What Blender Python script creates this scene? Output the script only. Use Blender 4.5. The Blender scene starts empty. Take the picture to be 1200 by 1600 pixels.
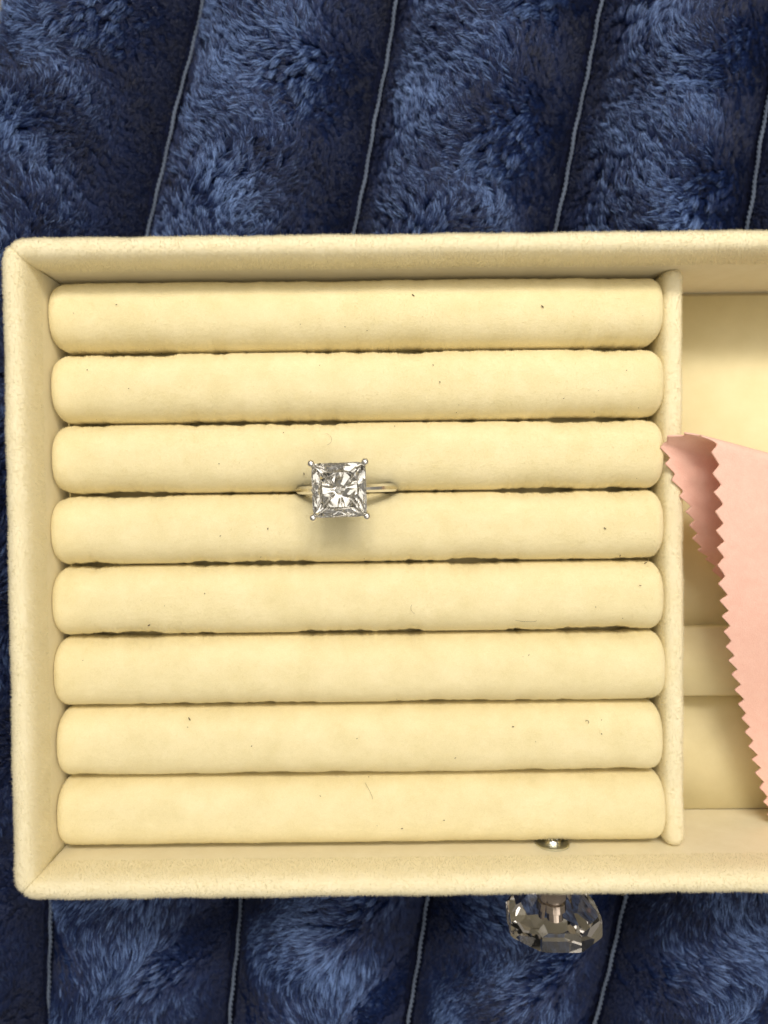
import bpy, bmesh, math, random
import numpy as np
from mathutils import Vector, Matrix

# units: 1 Blender unit = 1 cm
random.seed(7)
rng = np.random.default_rng(11)
S = bpy.context.scene
COL = S.collection

# ------------------------------------------------------------------ camera
cam_d = bpy.data.cameras.new("camera")
cam = bpy.data.objects.new("camera", cam_d)
COL.objects.link(cam)
cam.location = (0, 0, 15)
cam.rotation_euler = (math.radians(-1.0), 0, math.radians(-0.62))
cam_d.sensor_width = 36
cam_d.lens = 27
cam_d.clip_start = 0.2
cam_d.clip_end = 500
cam_d.dof.use_dof = True
cam_d.dof.focus_distance = 15.3
cam_d.dof.aperture_fstop = 0.15
S.camera = cam

# ------------------------------------------------------------------ world, lamp, exposure
W = bpy.data.worlds.new("World")
S.world = W
W.use_nodes = True
bg = W.node_tree.nodes["Background"]
bg.inputs[0].default_value = (1.0, 0.92, 0.78, 1)
bg.inputs[1].default_value = 0.21

def lamp(name, loc, target, power, size, color):
    ld = bpy.data.lights.new(name, 'SPOT')
    ld.energy = power
    ld.color = color
    ld.shadow_soft_size = size
    ld.spot_size = math.radians(46)
    ld.spot_blend = 1.0
    lo = bpy.data.objects.new(name, ld)
    COL.objects.link(lo)
    lo.location = loc
    lo.rotation_euler = (Vector(target) - Vector(loc)).to_track_quat('-Z', 'Y').to_euler()
    return lo

# key light up the picture, right of centre; two more spots added for sparkle
for lx, ly in ((-6, 40), (8, 35), (21, 41)):
    lamp("key_spot", (lx, ly, 58), (3.2, 3.8, -1), 46500, 6.0, (1.0, 0.925, 0.80))

def soft_lamp(name, loc, target, sx, sy, radiance, color):
    ld = bpy.data.lights.new(name, 'AREA')
    ld.shape = 'RECTANGLE'
    ld.size, ld.size_y = sx, sy
    ld.energy = radiance * math.pi * sx * sy
    ld.color = color
    lo = bpy.data.objects.new(name, ld)
    COL.objects.link(lo)
    lo.location = loc
    lo.rotation_euler = (Vector(target) - Vector(loc)).to_track_quat('-Z', 'Y').to_euler()
# added overhead fill panels, unseen: soft light and bright patches for the stone
soft_lamp("fill_panel", (-28, 50, 100), (0, 0, 0), 90, 66, 1.55, (1.0, .95, .86))
soft_lamp("fill_panel", (46, 20, 100), (0, 0, 0), 68, 66, 1.6, (1.0, .93, .80))
soft_lamp("fill_panel", (10, -46, 110), (0, 0, 0), 78, 62, 1.15, (1.0, .93, .80))
soft_lamp("fill_panel", (52, -40, 100), (0, 0, 0), 58, 58, 1.4, (1.0, .95, .86))

S.view_settings.view_transform = 'Standard'
S.view_settings.look = 'None'
S.view_settings.gamma = 1
S.view_settings.exposure = 0.08
S.render.engine = 'CYCLES'
cy = S.cycles
cy.max_bounces = 18
cy.diffuse_bounces = 5
cy.glossy_bounces = 8
cy.transmission_bounces = 18
cy.transparent_max_bounces = 8
cy.caustics_reflective = False
cy.caustics_refractive = False
cy.sample_clamp_indirect = 8
cy.use_denoising = True

# ------------------------------------------------------------------ helpers
def link(name, data, parent=None, mat=None):
    o = bpy.data.objects.new(name, data)
    COL.objects.link(o)
    if parent is not None:
        o.parent = parent
    if mat is not None:
        data.materials.append(mat)
    return o

def mesh_obj(name, verts, faces, mat, parent=None, smooth=True):
    me = bpy.data.meshes.new(name)
    me.from_pydata([tuple(v) for v in verts], [], faces)
    me.update()
    if smooth:
        me.polygons.foreach_set("use_smooth", [True] * len(me.polygons))
    return link(name, me, parent, mat)

def bm_obj(name, bm, mat, parent=None, smooth=False):
    me = bpy.data.meshes.new(name)
    bmesh.ops.recalc_face_normals(bm, faces=bm.faces)
    bm.to_mesh(me)
    bm.free()
    if smooth:
        me.polygons.foreach_set("use_smooth", [True] * len(me.polygons))
    return link(name, me, parent, mat)

def thing(name, label, cat, loc=(0, 0, 0)):
    o = bpy.data.objects.new(name, None)
    o.empty_display_size = 0.5
    COL.objects.link(o)
    o.location = loc
    o['label'] = label
    o['category'] = cat
    return o

def grid_faces(nu, nv, flip=False):
    f = []
    for i in range(nu - 1):
        for j in range(nv - 1):
            q = (i * nv + j, i * nv + j + 1, (i + 1) * nv + j + 1, (i + 1) * nv + j)
            f.append(q[::-1] if flip else q)
    return f

class Noise1:
    """smooth one-dimensional noise from a few sines"""
    def __init__(self, freqs, seed):
        r = random.Random(seed)
        self.t = [(f * r.uniform(.8, 1.25), r.uniform(0, 6.28), 1 / (1 + .6 * k)) for k, f in enumerate(freqs)]
    def __call__(self, x):
        return sum(a * np.sin(f * x + p) for f, p, a in self.t) / sum(a for _, _, a in self.t)

def hair(name, pts, rad, mat, parent=None, shade=None):
    """pts (n, k, 3), rad (k,) or (n,k): native hair curves"""
    n, k, _ = pts.shape
    hc = bpy.data.hair_curves.new(name)
    hc.add_curves([k] * n)
    hc.attributes['position'].data.foreach_set('vector', np.ascontiguousarray(pts, dtype=np.float32).ravel())
    ra = hc.attributes.get('radius') or hc.attributes.new('radius', 'FLOAT', 'POINT')
    r = np.broadcast_to(np.asarray(rad, dtype=np.float32), (n, k))
    ra.data.foreach_set('value', np.ascontiguousarray(r).ravel())
    if shade is not None:
        sa = hc.attributes.new('shade', 'FLOAT', 'POINT')
        sa.data.foreach_set('value', np.ascontiguousarray(np.broadcast_to(shade, (n, k)), dtype=np.float32).ravel())
    o = link(name, hc, parent, mat)
    o['kind'] = 'stuff'
    return o

def sample_mesh(o, n, keep=None):
    me = o.data
    me.calc_loop_triangles()
    v = np.empty(len(me.vertices) * 3); me.vertices.foreach_get('co', v); v = v.reshape(-1, 3)
    nn = np.empty(len(me.vertices) * 3); me.vertices.foreach_get('normal', nn); nn = nn.reshape(-1, 3)
    t = np.empty(len(me.loop_triangles) * 3, dtype=np.int32); me.loop_triangles.foreach_get('vertices', t); t = t.reshape(-1, 3)
    if keep is not None:
        c = v[t].mean(1)
        t = t[keep(c)]
    e1 = v[t[:, 1]] - v[t[:, 0]]; e2 = v[t[:, 2]] - v[t[:, 0]]
    ar = np.linalg.norm(np.cross(e1, e2), axis=1)
    i = rng.choice(len(t), n, p=ar / ar.sum())
    a, b = rng.random(n), rng.random(n)
    s = a + b > 1
    a[s], b[s] = 1 - a[s], 1 - b[s]
    w = np.stack([1 - a - b, a, b], 1)[:, :, None]
    return (v[t[i]] * w).sum(1), (nn[t[i]] * w).sum(1)

def add_pile(o, n, length, rad, mat, keep=None, lean=.55):
    p, nr = sample_mesh(o, n, keep)
    nr /= np.linalg.norm(nr, axis=1)[:, None] + 1e-9
    d = nr + rng.normal(0, lean, (n, 3))
    d /= np.linalg.norm(d, axis=1)[:, None]
    L = length * rng.uniform(.5, 1.2, n)[:, None]
    pts = np.stack([p - nr * .005, p + d * L * .55, p + d * L + rng.normal(0, .15, (n, 3)) * L], 1)
    return hair("velvet_pile", pts, np.array([rad, rad * .8, rad * .25]), mat, o)

# ------------------------------------------------------------------ materials
def new_mat(name):
    m = bpy.data.materials.new(name)
    m.use_nodes = True
    nt = m.node_tree
    b = nt.nodes["Principled BSDF"]
    return m, nt, b

def nd(nt, typ, **kw):
    n = nt.nodes.new(typ)
    for k, v in kw.items():
        if hasattr(n, k):
            setattr(n, k, v)
        else:
            n.inputs[k].default_value = v
    return n

def velvet(name, c0, c1, scale=2.2, bump=.25, sheen=.25, sheen_tint=(1, .95, .8, 1), fine=55, spec=.08):
    m, nt, b = new_mat(name)
    tc = nd(nt, 'ShaderNodeTexCoord')
    n1 = nd(nt, 'ShaderNodeTexNoise', Scale=scale, Detail=6.0, Roughness=.65)
    n2 = nd(nt, 'ShaderNodeTexNoise', Scale=fine, Detail=3.0, Roughness=.7)
    nt.links.new(tc.outputs['Object'], n1.inputs['Vector'])
    nt.links.new(tc.outputs['Object'], n2.inputs['Vector'])
    mx = nd(nt, 'ShaderNodeMath', operation='MULTIPLY_ADD')
    mx.inputs[1].default_value = .45
    nt.links.new(n2.outputs['Fac'], mx.inputs[0])
    ml = nd(nt, 'ShaderNodeMath', operation='MULTIPLY'); ml.inputs[1].default_value = .6
    nt.links.new(n1.outputs['Fac'], ml.inputs[0])
    nt.links.new(ml.outputs[0], mx.inputs[2])
    cr = nd(nt, 'ShaderNodeValToRGB')
    cr.color_ramp.elements[0].position = .35; cr.color_ramp.elements[0].color = (*c0, 1)
    cr.color_ramp.elements[1].position = .68; cr.color_ramp.elements[1].color = (*c1, 1)
    nt.links.new(mx.outputs[0], cr.inputs[0])
    nt.links.new(cr.outputs[0], b.inputs['Base Color'])
    bp = nd(nt, 'ShaderNodeBump', Strength=bump, Distance=.03)
    nt.links.new(n2.outputs['Fac'], bp.inputs['Height'])
    nt.links.new(bp.outputs[0], b.inputs['Normal'])
    b.inputs['Roughness'].default_value = .95
    b.inputs['Specular IOR Level'].default_value = .08
    b.inputs['Sheen Weight'].default_value = sheen
    b.inputs['Sheen Roughness'].default_value = .55
    b.inputs['Sheen Tint'].default_value = sheen_tint
    return m

M_cream = velvet("cream_velvet", (.75, .655, .375), (.88, .785, .51), scale=1.5, bump=.5, fine=42)
M_liner = velvet("cream_liner", (.80, .705, .425), (.875, .785, .51), scale=1.6, bump=.25, sheen=.1, fine=80)
M_board = velvet("base_board", (.74, .60, .33), (.8, .66, .38))
M_pink = velvet("pink_microfibre", (.86, .495, .41), (.92, .58, .49), scale=5, bump=.35, sheen=.5, sheen_tint=(1, .85, .78, 1), fine=30)

def pile_mat(name, col):
    m, nt, b = new_mat(name)
    nt.nodes.remove(b)
    df = nd(nt, 'ShaderNodeBsdfDiffuse', Color=col)
    tl = nd(nt, 'ShaderNodeBsdfTranslucent', Color=col)
    mxs = nd(nt, 'ShaderNodeMixShader'); mxs.inputs[0].default_value = .5
    nt.links.new(df.outputs[0], mxs.inputs[1]); nt.links.new(tl.outputs[0], mxs.inputs[2])
    nt.links.new(mxs.outputs[0], nt.nodes['Material Output'].inputs[0])
    return m
M_cpile = pile_mat("cream_pile", (.86, .78, .52, 1))
M_rimpile = pile_mat("pale_rim_pile", (.86, .81, .64, 1))
M_rim = velvet("pale_rim_velvet", (.78, .70, .475), (.86, .79, .58), bump=.10)  # walls and divider: paler, less yellow than the rolls

def metal(name, col, rough):
    m, nt, b = new_mat(name)
    b.inputs['Base Color'].default_value = (*col, 1)
    b.inputs['Metallic'].default_value = 1
    tc = nd(nt, 'ShaderNodeTexCoord')
    n = nd(nt, 'ShaderNodeTexNoise', Scale=9.0, Detail=4.0)
    nt.links.new(tc.outputs['Object'], n.inputs['Vector'])
    mr = nd(nt, 'ShaderNodeMapRange')
    mr.inputs['To Min'].default_value = rough * .7
    mr.inputs['To Max'].default_value = rough * 1.4
    nt.links.new(n.outputs['Fac'], mr.inputs[0])
    nt.links.new(mr.outputs[0], b.inputs['Roughness'])
    return m
M_silver = metal("white_gold", (.88, .86, .83), .2)
M_steel = metal("steel", (.74, .73, .60), .42)
M_bright = metal("bright_screw", (.85, .84, .8), .15)
M_brass = metal("brown_insert", (.54, .46, .40), .2)

def glass(name, col, ior):
    m, nt, b = new_mat(name)
    nt.nodes.remove(b)
    g = nd(nt, 'ShaderNodeBsdfGlass')
    g.inputs['Color'].default_value = (*col, 1)
    g.inputs['Roughness'].default_value = 0
    g.inputs['IOR'].default_value = ior
    nt.links.new(g.outputs[0], nt.nodes['Material Output'].inputs[0])
    return m
M_diamond = glass("clear_gemstone", (1, 1, 1), 2.42)
M_acrylic = glass("clear_acrylic", (1.0, .99, .985), 1.47)

M_navy, nt, b = new_mat("navy_backing")
tc = nd(nt, 'ShaderNodeTexCoord')
n = nd(nt, 'ShaderNodeTexNoise', Scale=7.0, Detail=5.0)
nt.links.new(tc.outputs['Object'], n.inputs['Vector'])
cr = nd(nt, 'ShaderNodeValToRGB')
cr.color_ramp.elements[0].position = .35; cr.color_ramp.elements[0].color = (.003, .004, .012, 1)
cr.color_ramp.elements[1].position = .7; cr.color_ramp.elements[1].color = (.008, .012, .04, 1)
nt.links.new(n.outputs['Fac'], cr.inputs[0])
nt.links.new(cr.outputs[0], b.inputs['Base Color'])
b.inputs['Roughness'].default_value = .9
b.inputs['Specular IOR Level'].default_value = .1

M_fur, nt, b = new_mat("navy_plush")
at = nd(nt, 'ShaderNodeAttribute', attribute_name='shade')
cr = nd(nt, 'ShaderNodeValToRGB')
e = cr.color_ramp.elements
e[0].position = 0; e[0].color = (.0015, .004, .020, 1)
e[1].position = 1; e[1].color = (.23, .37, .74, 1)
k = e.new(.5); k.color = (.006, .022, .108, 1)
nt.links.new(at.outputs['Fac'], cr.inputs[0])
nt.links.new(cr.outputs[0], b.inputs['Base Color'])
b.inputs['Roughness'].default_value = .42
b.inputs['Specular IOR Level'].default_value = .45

M_thread, nt, b = new_mat("pale_thread")
b.inputs['Base Color'].default_value = (.14, .18, .27, 1)
b.inputs['Roughness'].default_value = .6

M_lint, nt, b = new_mat("dark_lint")
b.inputs['Base Color'].default_value = (.10, .075, .045, 1)
b.inputs['Roughness'].default_value = .8

# ------------------------------------------------------------------ blanket
blanket = thing("plush_blanket", "dark navy blue quilted plush blanket with pale stitched seams lying under the cream tray", "blanket", (0, 0, -6.0))
SY = np.array([13.347, 7.301, -10.958, -14.412])
SEAMS = [np.array([-9.886, -11.816, -14.459, -14.15]),
         np.array([-4.699, -6.257, -9.235, -9.263]),
         np.array([0.488, -0.698, -4.011, -4.376]),
         np.array([5.985, 4.706, 1.073, 0.512]),
         np.array([10.932, 9.834, 6.455, 5.646]),
         np.array([15.879, 14.962, 11.837, 10.78])]
POLY = [np.polyfit(SY, s, 3) for s in SEAMS]
def seam_x(k, y):
    yc = np.clip(y, -14.6, 13.5)
    return np.polyval(POLY[k], yc) + (y - yc) * np.polyval(np.polyder(POLY[k]), yc)

wob = [Noise1((.5, 1.1, 2.3), 40 + k) for k in range(8)]
def channel_height(k, u, y):
    """height over the backing of the quilted channel: crest left of the middle, long slope into the right seam"""
    u = np.clip(u, 0, 1)
    w = u ** .83
    prof = np.sin(np.pi * w) ** 1.2
    return prof * (2.0 + .10 * wob[k](y)) + .06 * np.sin(3.1 * y + 6 * u + k) * prof

Y0, Y1 = -19, 18
for k in range(5):
    nu, nv = 29, 120
    V = []
    us = np.linspace(0, 1, nu); ys = np.linspace(Y0, Y1, nv)
    for u in us:
        x = seam_x(k, ys) * (1 - u) + seam_x(k + 1, ys) * u
        z = channel_height(k, np.full(nv, u), ys)
        V += list(zip(x, ys, z))
    chn = mesh_obj("quilted_channel", V, grid_faces(nu, nv, True), M_navy, blanket)

    # the pile of this channel: tufted strands, long on the crest, short and flattened beside the seams
    def strands(n, ylo, yhi, scale):
        y = rng.uniform(ylo, yhi, n)
        u = rng.random(n)
        xa, xb = seam_x(k, y), seam_x(k + 1, y)
        x = xa * (1 - u) + xb * u
        # nothing where the tray presses the pile flat
        ok = ~((x > -7.2) & (x < 13) & (y > -7.7) & (y < 5.0)) & (np.abs(x) < 13.5) & (u > .03) & (u < .96)
        x, y, u = x[ok], y[ok], u[ok]
        n = len(x)
        z = channel_height(k, u, y)
        # surface gradient
        e_ = .02
        zx = (channel_height(k, u + e_, y) - channel_height(k, u - e_, y)) / (2 * e_ * 4.9)
        nrm = np.stack([-zx, np.zeros(n), np.ones(n)], 1)
        nrm /= np.linalg.norm(nrm, axis=1)[:, None]
        # tuft cells
        cs = .125 * scale
        gx, gy = np.floor(x / cs).astype(int), np.floor(y / cs).astype(int)
        best = np.full(n, 1e9); tx = np.zeros(n); ty = np.zeros(n); tid = np.zeros(n)
        for di in (-1, 0, 1):
            for dj in (-1, 0, 1):
                cx, cyy = gx + di, gy + dj
                h1 = np.modf(np.abs(np.sin(cx * 127.1 + cyy * 311.7)) * 43758.5)[0]
                h2 = np.modf(np.abs(np.sin(cx * 269.5 + cyy * 183.3)) * 24634.6)[0]
                px, py = (cx + h1) * cs, (cyy + h2) * cs
                d = (px - x) ** 2 + (py - y) ** 2
                m = d < best
                best[m] = d[m]; tx[m] = px[m]; ty[m] = py[m]; tid[m] = np.modf(h1[m] * 7.13 + h2[m] * 3.7)[0]
        # combing direction: a slow flow field with a turn for every tuft
        up = y > 0
        base = np.where(up, 1.9, -1.9)
        ang = base + .9 * np.sin(.8 * tx + 1.3 * np.sin(.6 * ty + k) + k * 2.1) + .8 * np.sin(1.7 * ty - .9 * tx + k) + (tid - .5) * np.where(up, 1.7, .9)
        comb = np.stack([np.cos(ang), np.sin(ang), np.zeros(n)], 1)
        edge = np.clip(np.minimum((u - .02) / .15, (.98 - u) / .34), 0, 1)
        L = (.06 + .27 * edge ** 1.2) * scale ** .4 * rng.uniform(.75, 1.2, n) * np.where(up, 1, 1.25)
        rise = .55 + .3 * (tid - .5)
        d = comb + nrm * rise[:, None]
        d -= nrm * 0
        d /= np.linalg.norm(d, axis=1)[:, None]
        root = np.stack([x, y, z - .01], 1)
        tuft = np.stack([tx, ty, np.interp(0, [0], [0]) + z], 1)
        tip = root + d * L[:, None]
        tiptuft = tuft + d * (L * 1.05)[:, None]
        cl = .40 * edge
        tip = tip * (1 - cl[:, None]) + tiptuft * cl[:, None] + rng.normal(0, .03, (n, 3)) * scale
        m1 = root + nrm * (L * .30)[:, None] + (tip - root) * .22
        m2 = root + nrm * (L * .22)[:, None] + (tip - root) * .62
        pts = np.stack([root, m1, m2, tip], 1)
        patch = np.sin(1.1 * tx + 2 * np.sin(.7 * ty + k)) * np.sin(.9 * ty + 1.5 * np.sin(.8 * tx) + 2 * k) + .5 * np.sin(2.9 * tx + 1.7 * ty)
        sh = np.clip(.46 + .13 * patch + .34 * (tid - .5) + rng.normal(0, .17, n), 0, 1) * (.28 + .72 * edge)  # darker towards the seams: valley shade put into the strand colour
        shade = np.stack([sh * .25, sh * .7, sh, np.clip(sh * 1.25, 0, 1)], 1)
        rr = .0068 * scale
        return pts, np.array([rr, rr, rr * .8, rr * .3]), shade
    packs = [strands(165000, 4.6, 14.4, 1), strands(130000, -15.4, -7.4, 1)]
    if k == 0:
        packs.append(strands(34000, -7.4, 4.6, 1))
    packs += [strands(11000, 14.4, Y1, 1.8), strands(11000, Y0, -15.4, 1.8)]
    P = np.concatenate([p[0] for p in packs]); Sd = np.concatenate([p[2] for p in packs])
    Rd = np.concatenate([np.broadcast_to(p[1], (len(p[0]), 4)) for p in packs])
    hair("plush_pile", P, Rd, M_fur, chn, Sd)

# stitched seams: a twisted two-ply thread along every groove
for k in range(1, 5):
    V, F = [], []
    ys = np.arange(Y0 + .3, Y1 - .3, .045)
    ring_n = 5
    for ply in range(2):
        start = len(V)
        for i, y in enumerate(ys):
            x = float(seam_x(k, y)); x += .014 * math.sin(y * 2.1 + k) + .010 * math.sin(y * 6.3 + 2 * k); ph = y * 2 * math.pi / .27 + ply * math.pi
            cx, cz = x + .032 * math.cos(ph), .24 + .04 * math.sin(y * 1.3 + k) + .028 * math.sin(ph)
            r = .013 + .017 * abs(math.cos(ph / 2 + .3)) + .004 * math.sin(y * 3.7 + k)
            for j in range(ring_n):
                a = 2 * math.pi * j / ring_n
                V.append((cx + r * math.cos(a), y, cz + r * math.sin(a)))
        for i in range(len(ys) - 1):
            for j in range(ring_n):
                a0 = start + i * ring_n + j; a1 = start + i * ring_n + (j + 1) % ring_n
                F.append((a0, a1, a1 + ring_n, a0 + ring_n))
    mesh_obj("seam_stitching", V, F, M_thread, blanket)

# ------------------------------------------------------------------ tray (a jewellery box drawer)
tray = thing("jewelry_tray", "cream velvet jewellery drawer with eight padded ring rolls, a divider and a clear knob", "jewelry tray", (0, 0, 0))
XL, XR, YB, YT = -6.97, 13.0, -7.44, 4.72
T = .50
PROF = [(0, -3.06), (0, -2.5), (0, -1.9), (0, -1.3), (0, -.8), (.004, -.4), (.022, -.22), (.06, -.11), (.11, -.045), (.17, -.012), (.24, 0), (.31, -.012),
        (.37, -.045), (.425, -.11), (.465, -.2), (.49, -.33), (.5, -.55), (.5, -1.2), (.5, -2.4), (.5, -3.6)]
def wall(A, B, seed):
    A, B = Vector((*A, 0)), Vector((*B, 0))
    d = (B - A).normalized(); L = (B - A).length
    n = Vector((d.y, -d.x, 0))           # outward when the corners run clockwise seen from below
    nz = Noise1((1.3, 3.1, 7.7), seed); nz2 = Noise1((2.1, 5.3, 11.0), seed + 5)
    st = []
    for a in (45, 36, 27, 18, 9):
        st.append((A, math.radians(-a), 0.0))
    m = int(L / .12)
    for i in range(m + 1):
        st.append((A + d * (L * i / m), 0.0, L * i / m))
    for a in (9, 18, 27, 36, 45):
        st.append((B, math.radians(a), L))
    V = []
    for q, (base, ang, s) in enumerate(st):
        od = n * math.cos(ang) + d * math.sin(ang)
        last = q in (0, len(st) - 1)
        for u, z in PROF:
            uu = u * (.975 if last and u > 0 else 1)
            zz = z - (.03 if last and z > -.5 else 0)
            w = 1 if z > -1 else .6
            inner = -.010 * nz(s) * w if u < .1 else 0
            V.append(base + od * (uu + inner + (.014 * nz2(s) if u > .3 else 0)) + Vector((0, 0, zz + (.012 * nz(s * 1.7) if z > -.4 else 0))))
    o = mesh_obj("wall", V, grid_faces(len(st), len(PROF)), M_rim, tray)
    bm = bmesh.new(); bm.from_mesh(o.data)
    bmesh.ops.remove_doubles(bm, verts=bm.verts, dist=.0008)
    bmesh.ops.recalc_face_normals(bm, faces=bm.faces)
    # outward check: the topmost face must look up
    f = max(bm.faces, key=lambda f: f.calc_center_median().z)
    if f.normal.z < 0:
        bmesh.ops.reverse_faces(bm, faces=bm.faces)
    bm.to_mesh(o.data); bm.free()
    return o
# outward normal n=(d.y,-d.x): run the corners so that it points out
w_top = wall((XR, YT), (XL, YT), 1)
w_left = wall((XL, YT), (XL, YB), 2)
w_bot = wall((XL, YB), (XR, YB), 3)
w_right = wall((XR, YB), (XR, YT), 4)
for w_, n_ in ((w_top, 45000), (w_bot, 45000), (w_left, 34000)):
    add_pile(w_, n_, .042, .0021, M_rimpile, lambda c: (c[:, 2] > -.7) & (c[:, 0] < 9.5))

def box_bm(bm, x0, x1, y0, y1, z0, z1):
    v = [bm.verts.new(p) for p in ((x0, y0, z0), (x1, y0, z0), (x1, y1, z0), (x0, y1, z0), (x0, y0, z1), (x1, y0, z1), (x1, y1, z1), (x0, y1, z1))]
    for f in ((3, 2, 1, 0), (4, 5, 6, 7), (0, 1, 5, 4), (1, 2, 6, 5), (2, 3, 7, 6), (3, 0, 4, 7)):
        bm.faces.new([v[i] for i in f])
def box(name, dims, mat, parent, bev=.03):
    bm = bmesh.new(); box_bm(bm, *dims)
    bmesh.ops.bevel(bm, geom=bm.edges[:], offset=bev, segments=2, affect='EDGES')
    return bm_obj(name, bm, mat, parent, True)
box("base_board", (XL - .47, XR + .47, YB - .47, YT + .47, -3.75, -3.07), M_board, tray, .02)
box("floor_panel", (6.32, XR - .02, -4.70, YT - .10, -3.06, -2.89), M_liner, tray, .015)
box("floor_panel", (6.32, XR - .02, YB + .03, -4.72, -3.06, -3.02), M_liner, tray, .01)

box("floor_panel", (XL + .02, 5.85, YB + .03, YT - .03, -3.06, -2.02), M_liner, tray, .015)  # filler added under the rolls so the gaps turn out shallow and brown
box("ledge", (6.31, XR - .025, -4.54, -3.02, -3.0, -2.35), M_liner, tray, .03)
# divider: a padded upright, a little lower than the rim
V = []
dp = [(5.86, -3.05), (5.86, -2.4), (5.86, -1.8), (5.862, -1.4), (5.875, -1.22), (5.91, -1.12), (5.98, -1.065), (6.08, -1.05), (6.18, -1.065), (6.25, -1.12), (6.285, -1.22), (6.30, -1.4), (6.30, -2), (6.30, -3.05)]
yy = np.linspace(YB + .06, YT - .03, 110)
nza, nzb = Noise1((.9, 2.3, 5.1), 61), Noise1((1.1, 2.9, 6.1), 62)
for y in yy:
    endf = min(1, (y - yy[0]) / .12 + .75, (yy[-1] - y) / .12 + .75)
    for x, z in dp:
        V.append((6.08 + (x - 6.08) * endf + .018 * nza(y), y, z - (1 - endf) * .15 + (.012 * nzb(y) if z > -1.5 else 0)))
nd_ = len(dp)
F = grid_faces(len(yy), nd_, True) + [tuple(range(nd_)), tuple(reversed(range((len(yy) - 1) * nd_, len(yy) * nd_)))]
bmv = bmesh.new()
vv = [bmv.verts.new(v) for v in V]
for f in F:
    bmv.faces.new([vv[i] for i in f])
div = bm_obj("divider", bmv, M_rim, tray, True)
add_pile(div, 20000, .042, .0021, M_rimpile, lambda c: c[:, 2] > -1.5)

# eight padded rolls
RX0, RX1 = XL + .0, 5.865
PITCH = 12.04 / 8
YR0 = 4.66
ZC, HH, EXPO = -1.66, .80, 2.5
gapn = [Noise1((1.1, 2.7, 5.9, 12.0, 31.0), 100 + i) for i in range(9)]
gapa = [.02, .044, .038, .042, .042, .042, .026, .024, .01]
gape = [0, .030, .025, .02, .02, .02, .015, .010, 0]
def half_gap(b, x):
    """half the gap between two rolls: nearly touching, opening here and there into long slits"""
    n = gapn[b](x) * 1.8
    g = .008 + gapa[b] * np.clip(n, -.5, 1.1) + gape[b] * np.exp(-((x - RX0 - .75) / .55) ** 2) + gape[b] * .8 * np.exp(-((RX1 - .6 - x) / .5) ** 2)
    return np.maximum(g, -.004) + (.016 if b in (1, 2, 3, 4, 5) else .010)
def roll_dims(i, x):
    """half widths (up, down), end factor at x"""
    dx = np.minimum(x - RX0, RX1 - x)
    q = np.clip(1 - dx / .25, 0, 1)
    kf = np.sqrt(np.clip(1 - q ** 2, 0, 1))
    return kf
def roll_z(i, x, y):
    yc = YR0 - PITCH * (i + .5)
    kf = roll_dims(i, x)
    hw = PITCH / 2 - .25 * (1 - kf) * .85
    t = np.clip(np.abs(y - yc) / hw, 0, 1)
    return ZC + (HH - .22 * (1 - kf)) * (1 - t ** EXPO) ** (1 / EXPO)
for i in range(8):
    yc = YR0 - PITCH * (i + .5)
    xs = np.concatenate([RX0 + .25 * (1 - np.cos(np.linspace(0, math.pi / 2, 9)))[:-1], np.linspace(RX0 + .25, RX1 - .25, 190),
                         RX1 - .25 * (1 - np.cos(np.linspace(math.pi / 2, 0, 9)))[1:]])
    # little differences of length from roll to roll
    jl, jr = random.uniform(0, .09), random.uniform(0, .07)
    th = np.linspace(math.radians(-38), math.radians(218), 45)
    top_n = Noise1((.7, 1.9, 4.1), 200 + i)
    V = []
    for x in xs:
        kf = float(roll_dims(i, x))
        up = PITCH / 2 - float(half_gap(i, x)) - .25 * (1 - kf) * .85
        dn = PITCH / 2 - float(half_gap(i + 1, x)) - .25 * (1 - kf) * .85
        h = HH - .22 * (1 - kf) + .022 * float(top_n(x))
        xx = RX0 + jl + (x - RX0) * (RX1 - RX0 - jl - jr) / (RX1 - RX0)
        for a in th:
            c, s = math.cos(a), math.sin(a)
            ex = 2 / EXPO
            yv = math.copysign(abs(c) ** ex, c); zv = math.copysign(abs(s) ** ex, s)
            V.append((xx, yc + yv * (up if c > 0 else dn), ZC + zv * h))
    nt_ = len(th)
    F = grid_faces(len(xs), nt_)
    F += [tuple(range(nt_)), tuple(reversed(range((len(xs) - 1) * nt_, len(xs) * nt_)))]
    bmv = bmesh.new()
    vv = [bmv.verts.new(v) for v in V]
    for f in F:
        bmv.faces.new([vv[j] for j in f])
    r = bm_obj("ring_roll", bmv, M_cream, tray, True)
    add_pile(r, 20000, .03, .0021, M_cpile, lambda c: c[:, 2] > -1.75, .7)

# knob on the outside of the front wall, its screw and washer on the inside
KX, KZ = 3.53, -1.34
def lathe(bm, prof, seg, axis_to):
    """prof (r, h); axis_to maps (x, y, h) to world"""
    rows = []
    for r, h in prof:
        rows.append([bm.verts.new(axis_to(r * math.cos(2 * math.pi * j / seg), r * math.sin(2 * math.pi * j / seg), h)) for j in range(seg)])
    for a, b_ in zip(rows, rows[1:]):
        for j in range(seg):
            bm.faces.new((a[j], a[(j + 1) % seg], b_[(j + 1) % seg], b_[j]))
    bm.faces.new(rows[0]); bm.faces.new(rows[-1])
kax = lambda a, b_, h: (KX + a, -h, KZ + b_)
def cut(bm, planes):
    for co, no in planes:
        g = bm.verts[:] + bm.edges[:] + bm.faces[:]
        r = bmesh.ops.bisect_plane(bm, geom=g, plane_co=co, plane_no=no, clear_outer=True, dist=1e-5)
        ed = [e_ for e_ in r['geom_cut'] if isinstance(e_, bmesh.types.BMEdge)]
        if ed:
            bmesh.ops.contextual_create(bm, geom=ed)
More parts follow.
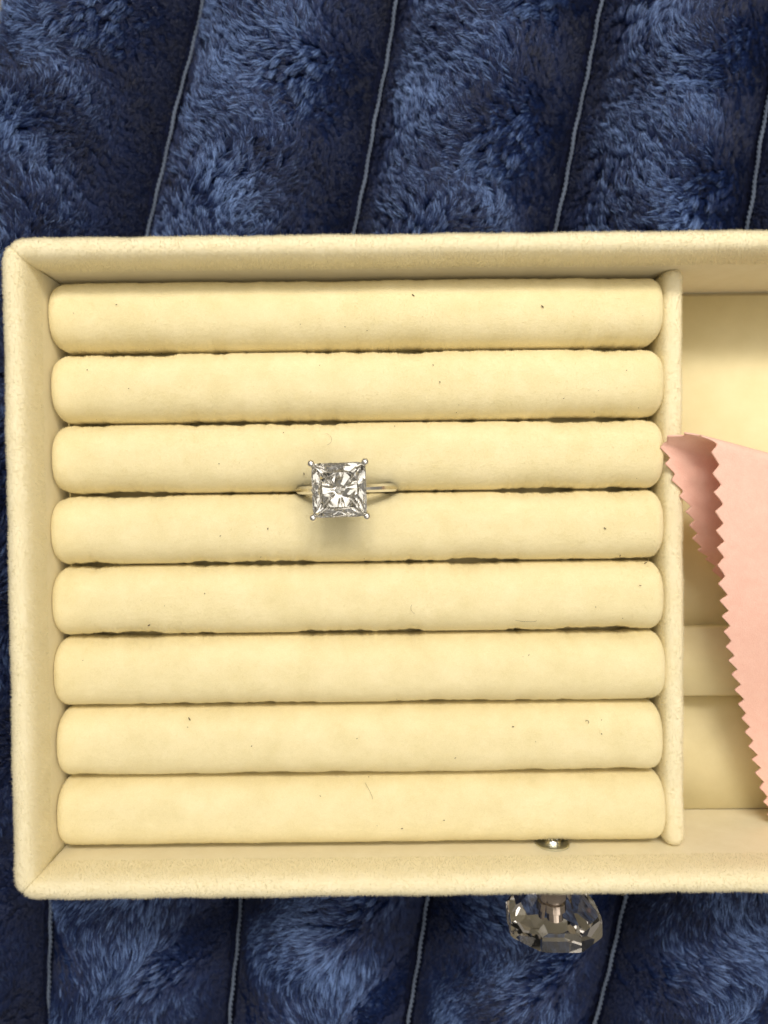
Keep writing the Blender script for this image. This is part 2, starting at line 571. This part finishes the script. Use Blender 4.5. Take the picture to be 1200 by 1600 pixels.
# faceted body: convex solid cut by planes; local axis h runs out along -y
bm = bmesh.new()
box_bm(bm, -1.3, 1.3, -1.3, 1.3, 0, 1.22)      # local x, z', h
pl = []
N8 = 8
def kplane(az, el, dist, h0):
    """plane with normal tilted el from the axis-perpendicular, at radius dist for height h0"""
    no = Vector((math.cos(az) * math.cos(el), math.sin(az) * math.cos(el), math.sin(el)))
    co = Vector((math.cos(az) * dist, math.sin(az) * dist, h0))
    return co, no
for j in range(N8):
    a = 2 * math.pi * j / N8 + math.radians(1.5)
    pl.append(kplane(a, 0.0, .955, .8))
    pl.append(kplane(a, math.radians(60), .955, .99))
    pl.append(kplane(a + math.pi / N8, math.radians(46), 1.0, 1.0))
    pl.append(kplane(a, math.radians(-40), .955, .60))
    pl.append(kplane(a + math.pi / N8, math.radians(-30), 1.0, .62))
cut(bm, pl)
for v in bm.verts:
    x, z_, h = v.co
    v.co = Vector((KX + x, -(8.24 + h), KZ + z_))
knob = bm_obj("knob", bm, M_acrylic, tray)
bm = bmesh.new()
lathe(bm, [(.30, 7.95), (.30, 8.02), (.27, 8.06), (.27, 8.22), (.33, 8.26), (.33, 8.4), (.27, 8.44), (.27, 8.62), (.2, 8.66), (.2, 8.70), (.24, 8.73), (.24, 8.9), (.17, 8.95), (.17, 9.12), (.1, 9.16)], 20, kax)
bm_obj("knob_insert", bm, M_brass, knob)
bm = bmesh.new()
lathe(bm, [(.42, 7.93), (.42, 8.0), (.38, 8.06), (.36, 8.09)], 28, kax)
bm_obj("knob_collar", bm, M_steel, knob, False)
bm = bmesh.new()
lathe(bm, [(.36, 7.44), (.36, 7.412), (.345, 7.40), (.20, 7.398)], 40, kax)
washer = bm_obj("washer", bm, M_steel, tray)
bm = bmesh.new()
lathe(bm, [(.185, 7.40), (.185, 7.36), (.165, 7.325), (.11, 7.305), (.05, 7.30)], 24, kax)
for a in (.5, .5 + math.pi / 2):     # raised lips of the cross slot
    for sgn in (-1, 1):
        c, s = math.cos(a), math.sin(a)
        n0 = len(bm.verts)
        box_bm(bm, -.13, .13, .012, .05, 0, .035)
        bm.verts.ensure_lookup_table()
        for v in bm.verts[n0:]:
            x, y, z = v.co; y *= sgn
            v.co = Vector((KX + c * x - s * y, -(7.312 - z), KZ + s * x + c * y))
bm_obj("screw_head", bm, M_bright, washer)

# ------------------------------------------------------------------ ring
ring = thing("engagement_ring", "white metal ring with a large square clear stone wedged between ring rolls", "ring", (-.775, .222, -1.45))
ring.rotation_euler = (math.radians(1.5), math.radians(-3.0), math.radians(1.2))
RO = 1.10
V = []
seg = 96
for j in range(seg):
    a = 2 * math.pi * j / seg + math.pi / 2
    top = max(0, math.sin(a)) ** 3
    hw = .088 - .015 * top
    sec = [(-hw, .93), (-hw, RO - .045), (-hw + .05, RO), (hw - .05, RO), (hw, RO - .045), (hw, .93), (hw - .03, .905), (-hw + .03, .905)]
    for yv, r in sec:
        V.append((r * math.cos(a), yv, r * math.sin(a)))
F = []
for j in range(seg):
    for q in range(8):
        a0 = j * 8 + q; a1 = j * 8 + (q + 1) % 8; b0 = ((j + 1) % seg) * 8 + q; b1 = ((j + 1) % seg) * 8 + (q + 1) % 8
        F.append((a0, b0, b1, a1))
band = mesh_obj("band", V, F, M_silver, ring, False)

SZ = 1.66         # girdle height over the ring centre
HS = .525         # half side of the stone
bm = bmesh.new()
box_bm(bm, -HS, HS, -HS, HS, -.80, .115)
pl = []
def gplane(az, el, co):
    return Vector(co), Vector((math.cos(az) * math.cos(el), math.sin(az) * math.cos(el), math.sin(el)))
CUL = (0, 0, -.66)
for q in range(4):
    a = q * math.pi / 2
    cs, sn = math.cos(a), math.sin(a)
    # crown: bezel, two side stars, corner
    pl.append(gplane(a, math.radians(52), (cs * HS, sn * HS, .018)))
    for s in (-1, 1):
        a2 = a + s * math.radians(13)
        c2 = (cs * HS - sn * s * HS * .42, sn * HS + cs * s * HS * .42, .018)
        pl.append(gplane(a2, math.radians(60), c2))
    cr_ = a + math.pi / 4
    pl.append(gplane(cr_, 0, (math.cos(cr_) * HS * 1.385, math.sin(cr_) * HS * 1.385, 0)))
    pl.append(gplane(cr_, math.radians(60), (math.cos(cr_) * HS * 1.37, math.sin(cr_) * HS * 1.37, .015)))
    # pavilion: two mains per side through the culet, then steeper chevrons towards the girdle
    for s in (-1, 1):
        pl.append(gplane(a + s * math.radians(30 + random.uniform(-4, 4)), -math.radians(47.6 + random.uniform(-1.6, 1.6)), CUL))
        a3 = a + s * math.radians(19 + random.uniform(-4, 4))
        pl.append(gplane(a3, -math.radians(40 + random.uniform(-2, 2)), (cs * HS * .62 - sn * s * .2, sn * HS * .62 + cs * s * .2, -.335)))
        a4 = a + s * math.radians(9)
        pl.append(gplane(a4, -math.radians(30), (cs * HS * .93 - sn * s * .25, sn * HS * .93 + cs * s * .25, -.095)))
for q in range(8):     # small star round the culet
    a = (q + .5) * math.pi / 4
    pl.append(gplane(a + random.uniform(-.12, .12), -math.radians(51), (random.uniform(-.02, .02), random.uniform(-.02, .02), -.652)))
cut(bm, pl)
for v in bm.verts:
    v.co = Vector((v.co.x, v.co.y, v.co.z + SZ))
stone = bm_obj("gemstone", bm, M_diamond, ring)
stone["label"] = "clear square faceted stone"

def tube(bm, pts, rads, seg=12):
    pts = [Vector(p) for p in pts]
    rows = []
    for i, p in enumerate(pts):
        t = (pts[min(i + 1, len(pts) - 1)] - pts[max(i - 1, 0)]).normalized()
        n1 = t.orthogonal().normalized(); n2 = t.cross(n1)
        if i and (n1.dot(pn) < .9):
            n1 = (pn - t * pn.dot(t)).normalized(); n2 = t.cross(n1)
        pn = n1
        rows.append([bm.verts.new(p + (n1 * math.cos(2 * math.pi * j / seg) + n2 * math.sin(2 * math.pi * j / seg)) * rads[i]) for j in range(seg)])
    for a, b_ in zip(rows, rows[1:]):
        for j in range(seg):
            bm.faces.new((a[j], a[(j + 1) % seg], b_[(j + 1) % seg], b_[j]))
    bm.faces.new(rows[0]); bm.faces.new(rows[-1])
for sx in (-1, 1):
    for sy in (-1, 1):
        bm = bmesh.new()
        D = HS * .99
        tube(bm, [(sx * .12, sy * .09, RO - .06), (sx * .26, sy * .22, RO + .15), (sx * D * .86, sy * D * .86, SZ - .18), (sx * D * .99, sy * D * .99, SZ - .03), (sx * D, sy * D, SZ + .05)],
             [.07, .07, .065, .062, .06])
        r_ = bmesh.ops.create_uvsphere(bm, u_segments=16, v_segments=10, radius=.078)
        for v in r_['verts']:
            v.co = Vector((v.co.x + sx * D, v.co.y + sy * D, v.co.z * .9 + SZ + .06))
        bm_obj("prong", bm, M_silver, ring, True)
# gallery rail under the girdle
bm = bmesh.new()
g = .36
tube(bm, [(-g, -g, SZ - .30), (g, -g, SZ - .30), (g, g, SZ - .30), (-g, g, SZ - .30), (-g, -g, SZ - .30)], [.035] * 5, 8)
bm_obj("gallery_rail", bm, M_silver, ring, True)

# ------------------------------------------------------------------ pink polishing cloth
cloth = None
EP = np.array([  # edge of the cloth: x, y, z
    (8.011, -3.098, -2.5), (7.225, -1.647, -1.95), (6.664, -1.048, -1.5), (6.304, -0.282, -1.1), (5.95, 0.388, -0.97), (5.72, 0.983, -0.88), (5.684, 1.157, -0.74), (5.912, 1.25, -0.48), (6.147, 1.211, -0.2), (6.378, 1.047, -0.06), (6.427, 0.721, -0.06), (6.549, -0.714, -0.15), (6.717, -2.014, -0.4), (7.117, -3.413, -0.9), (7.75, -5.087, -1.55), (8.505, -7.137, -2.1), (9.139, -8.69, -2.3), (9.88, -10.255, -2.2)])
def catmull(P, n):
    out = []
    for i in range(len(P) - 1):
        p0, p1, p2, p3 = P[max(i - 1, 0)], P[i], P[i + 1], P[min(i + 2, len(P) - 1)]
        for t in np.linspace(0, 1, n, endpoint=False):
            out.append(.5 * ((2 * p1) + (-p0 + p2) * t + (2 * p0 - 5 * p1 + 4 * p2 - p3) * t * t + (-p0 + 3 * p1 - 3 * p2 + p3) * t ** 3))
    out.append(P[-1])
    return np.array(out)
ec = catmull(EP, 40)
sl = np.concatenate([[0], np.cumsum(np.linalg.norm(np.diff(ec, axis=0), axis=1))])
ns = 700
sv = np.linspace(0, sl[-1], ns)
ec = np.stack([np.interp(sv, sl, ec[:, c]) for c in range(3)], 1)
wavy = Noise1((1.2, 3.4, 7.1), 77)
tooth = np.abs(np.modf(sv / .375 + .14 * wavy(sv * .8))[0] * 2 - 1)
tooth = np.clip((tooth - .06) / .88, 0, 1) ** .9
tooth = tooth * (.88 + .16 * wavy(sv * 2.3)) + .05 * Noise1((19, 31, 47), 78)(sv)
ax = np.array([1, -.27, -.06]); ax /= np.linalg.norm(ax)
ts = np.concatenate([np.linspace(0, .5, 10), np.linspace(.62, 4.2, 26)])
V = []
tn = Noise1((.8, 1.7, 3.3), 81)
for i in range(ns):
    for t in ts:
        fade = max(0, 1 - t / .45)
        p = ec[i] + ax * (t + .17 * tooth[i] * fade)
        up = sv[i] / sl[-1]
        # soft undulation, growing away from the edge
        p = p + np.array([0, 0, 1]) * (.05 * tn(sv[i] * .9 + t * 1.3) * min(1, t) + .02 * math.sin(5 * t + sv[i] * 2.1) * min(1, t))
        p[2] = max(p[2], -2.85)
        V.append(p)
me = bpy.data.meshes.new("polishing_cloth")
me.from_pydata([tuple(v) for v in V], [], grid_faces(ns, len(ts)))
me.polygons.foreach_set("use_smooth", [True] * len(me.polygons))
cloth = link("polishing_cloth", me, None, M_pink)
cloth["label"] = "folded pale pink polishing cloth with a zigzag pinked edge lying over the tray divider"
cloth["category"] = "cloth"
sm = cloth.modifiers.new("thickness", 'SOLIDIFY')
sm.thickness = .035
sm.offset = 0

add_pile(cloth, 90000, .028, .0022, pile_mat("pink_nap", (.92, .66, .56, 1)), None, .9).name = "cloth_nap"

# ------------------------------------------------------------------ lint on the rolls
def un(x, y):
    i = int(min(7, max(0, (YR0 - y) // PITCH)))
    return float(roll_z(i, x, y))
bm = bmesh.new()
def fleck(x, y, r, el=1.0, rot=0.0):
    n0 = len(bm.verts)
    bmesh.ops.create_icosphere(bm, subdivisions=1, radius=r)
    bm.verts.ensure_lookup_table()
    z = un(x, y)
    for v in bm.verts[n0:]:
        px, py, pz = v.co.x * el, v.co.y * .7, v.co.z * .6
        v.co = Vector((x + px * math.cos(rot) - py * math.sin(rot), y + px * math.sin(rot) + py * math.cos(rot), z + .035 + pz))
for px_, py_ in ((660, 470), (690, 578), (588, 523), (478, 660), (455, 680), (430, 830), (955, 835), (985, 880), (1010, 925), (950, 1137), (948, 1157), (582, 1232), (605, 1228), (487, 745), (700, 605),
                 (860, 490), (200, 480), (152, 580), (217, 610), (730, 640), (990, 590), (1028, 892), (400, 1170), (700, 1290), (634, 1303), (565, 1160), (810, 1145), (240, 980), (330, 930), (300, 1130)):
    fleck((px_ - 600) / 75.5 - .15, (779 - py_) / 75.5 + .08, random.uniform(.010, .021), random.uniform(1, 2.4), random.uniform(0, 3))
for _ in range(38):
    fleck(random.uniform(-6.5, 5.5), random.uniform(-7.0, 4.2), random.uniform(.005, .011), random.uniform(1, 2.2), random.uniform(0, 3))
def fibre(x, y, L, curl, rot, r=.005):
    pts = []; a = rot
    for s in range(10):
        pts.append((x, y, un(x, y) + .045)); x += L / 10 * math.cos(a); y += L / 10 * math.sin(a); a += curl / 10 * random.uniform(.5, 1.5)
    tube(bm, pts, [r] * 10, 5)
fibre(4.2, -4.72, .13, 4, 1, .006); fibre(-.3, -6.25, .35, .8, 1.9, .0025); fibre(2.7, -2.55, .5, .7, 6.0, .0025)
fibre(-1.2, 1.35, .4, -3.2, 0, .002); fibre(.55, -2.2, .25, 2.0, 4.2, .002)
lint = bm_obj("lint", bm, M_lint, None, True)
lint["kind"] = "stuff"
lint["label"] = "tiny dark lint specks and hairs scattered over the cream rolls"
lint["category"] = "lint"
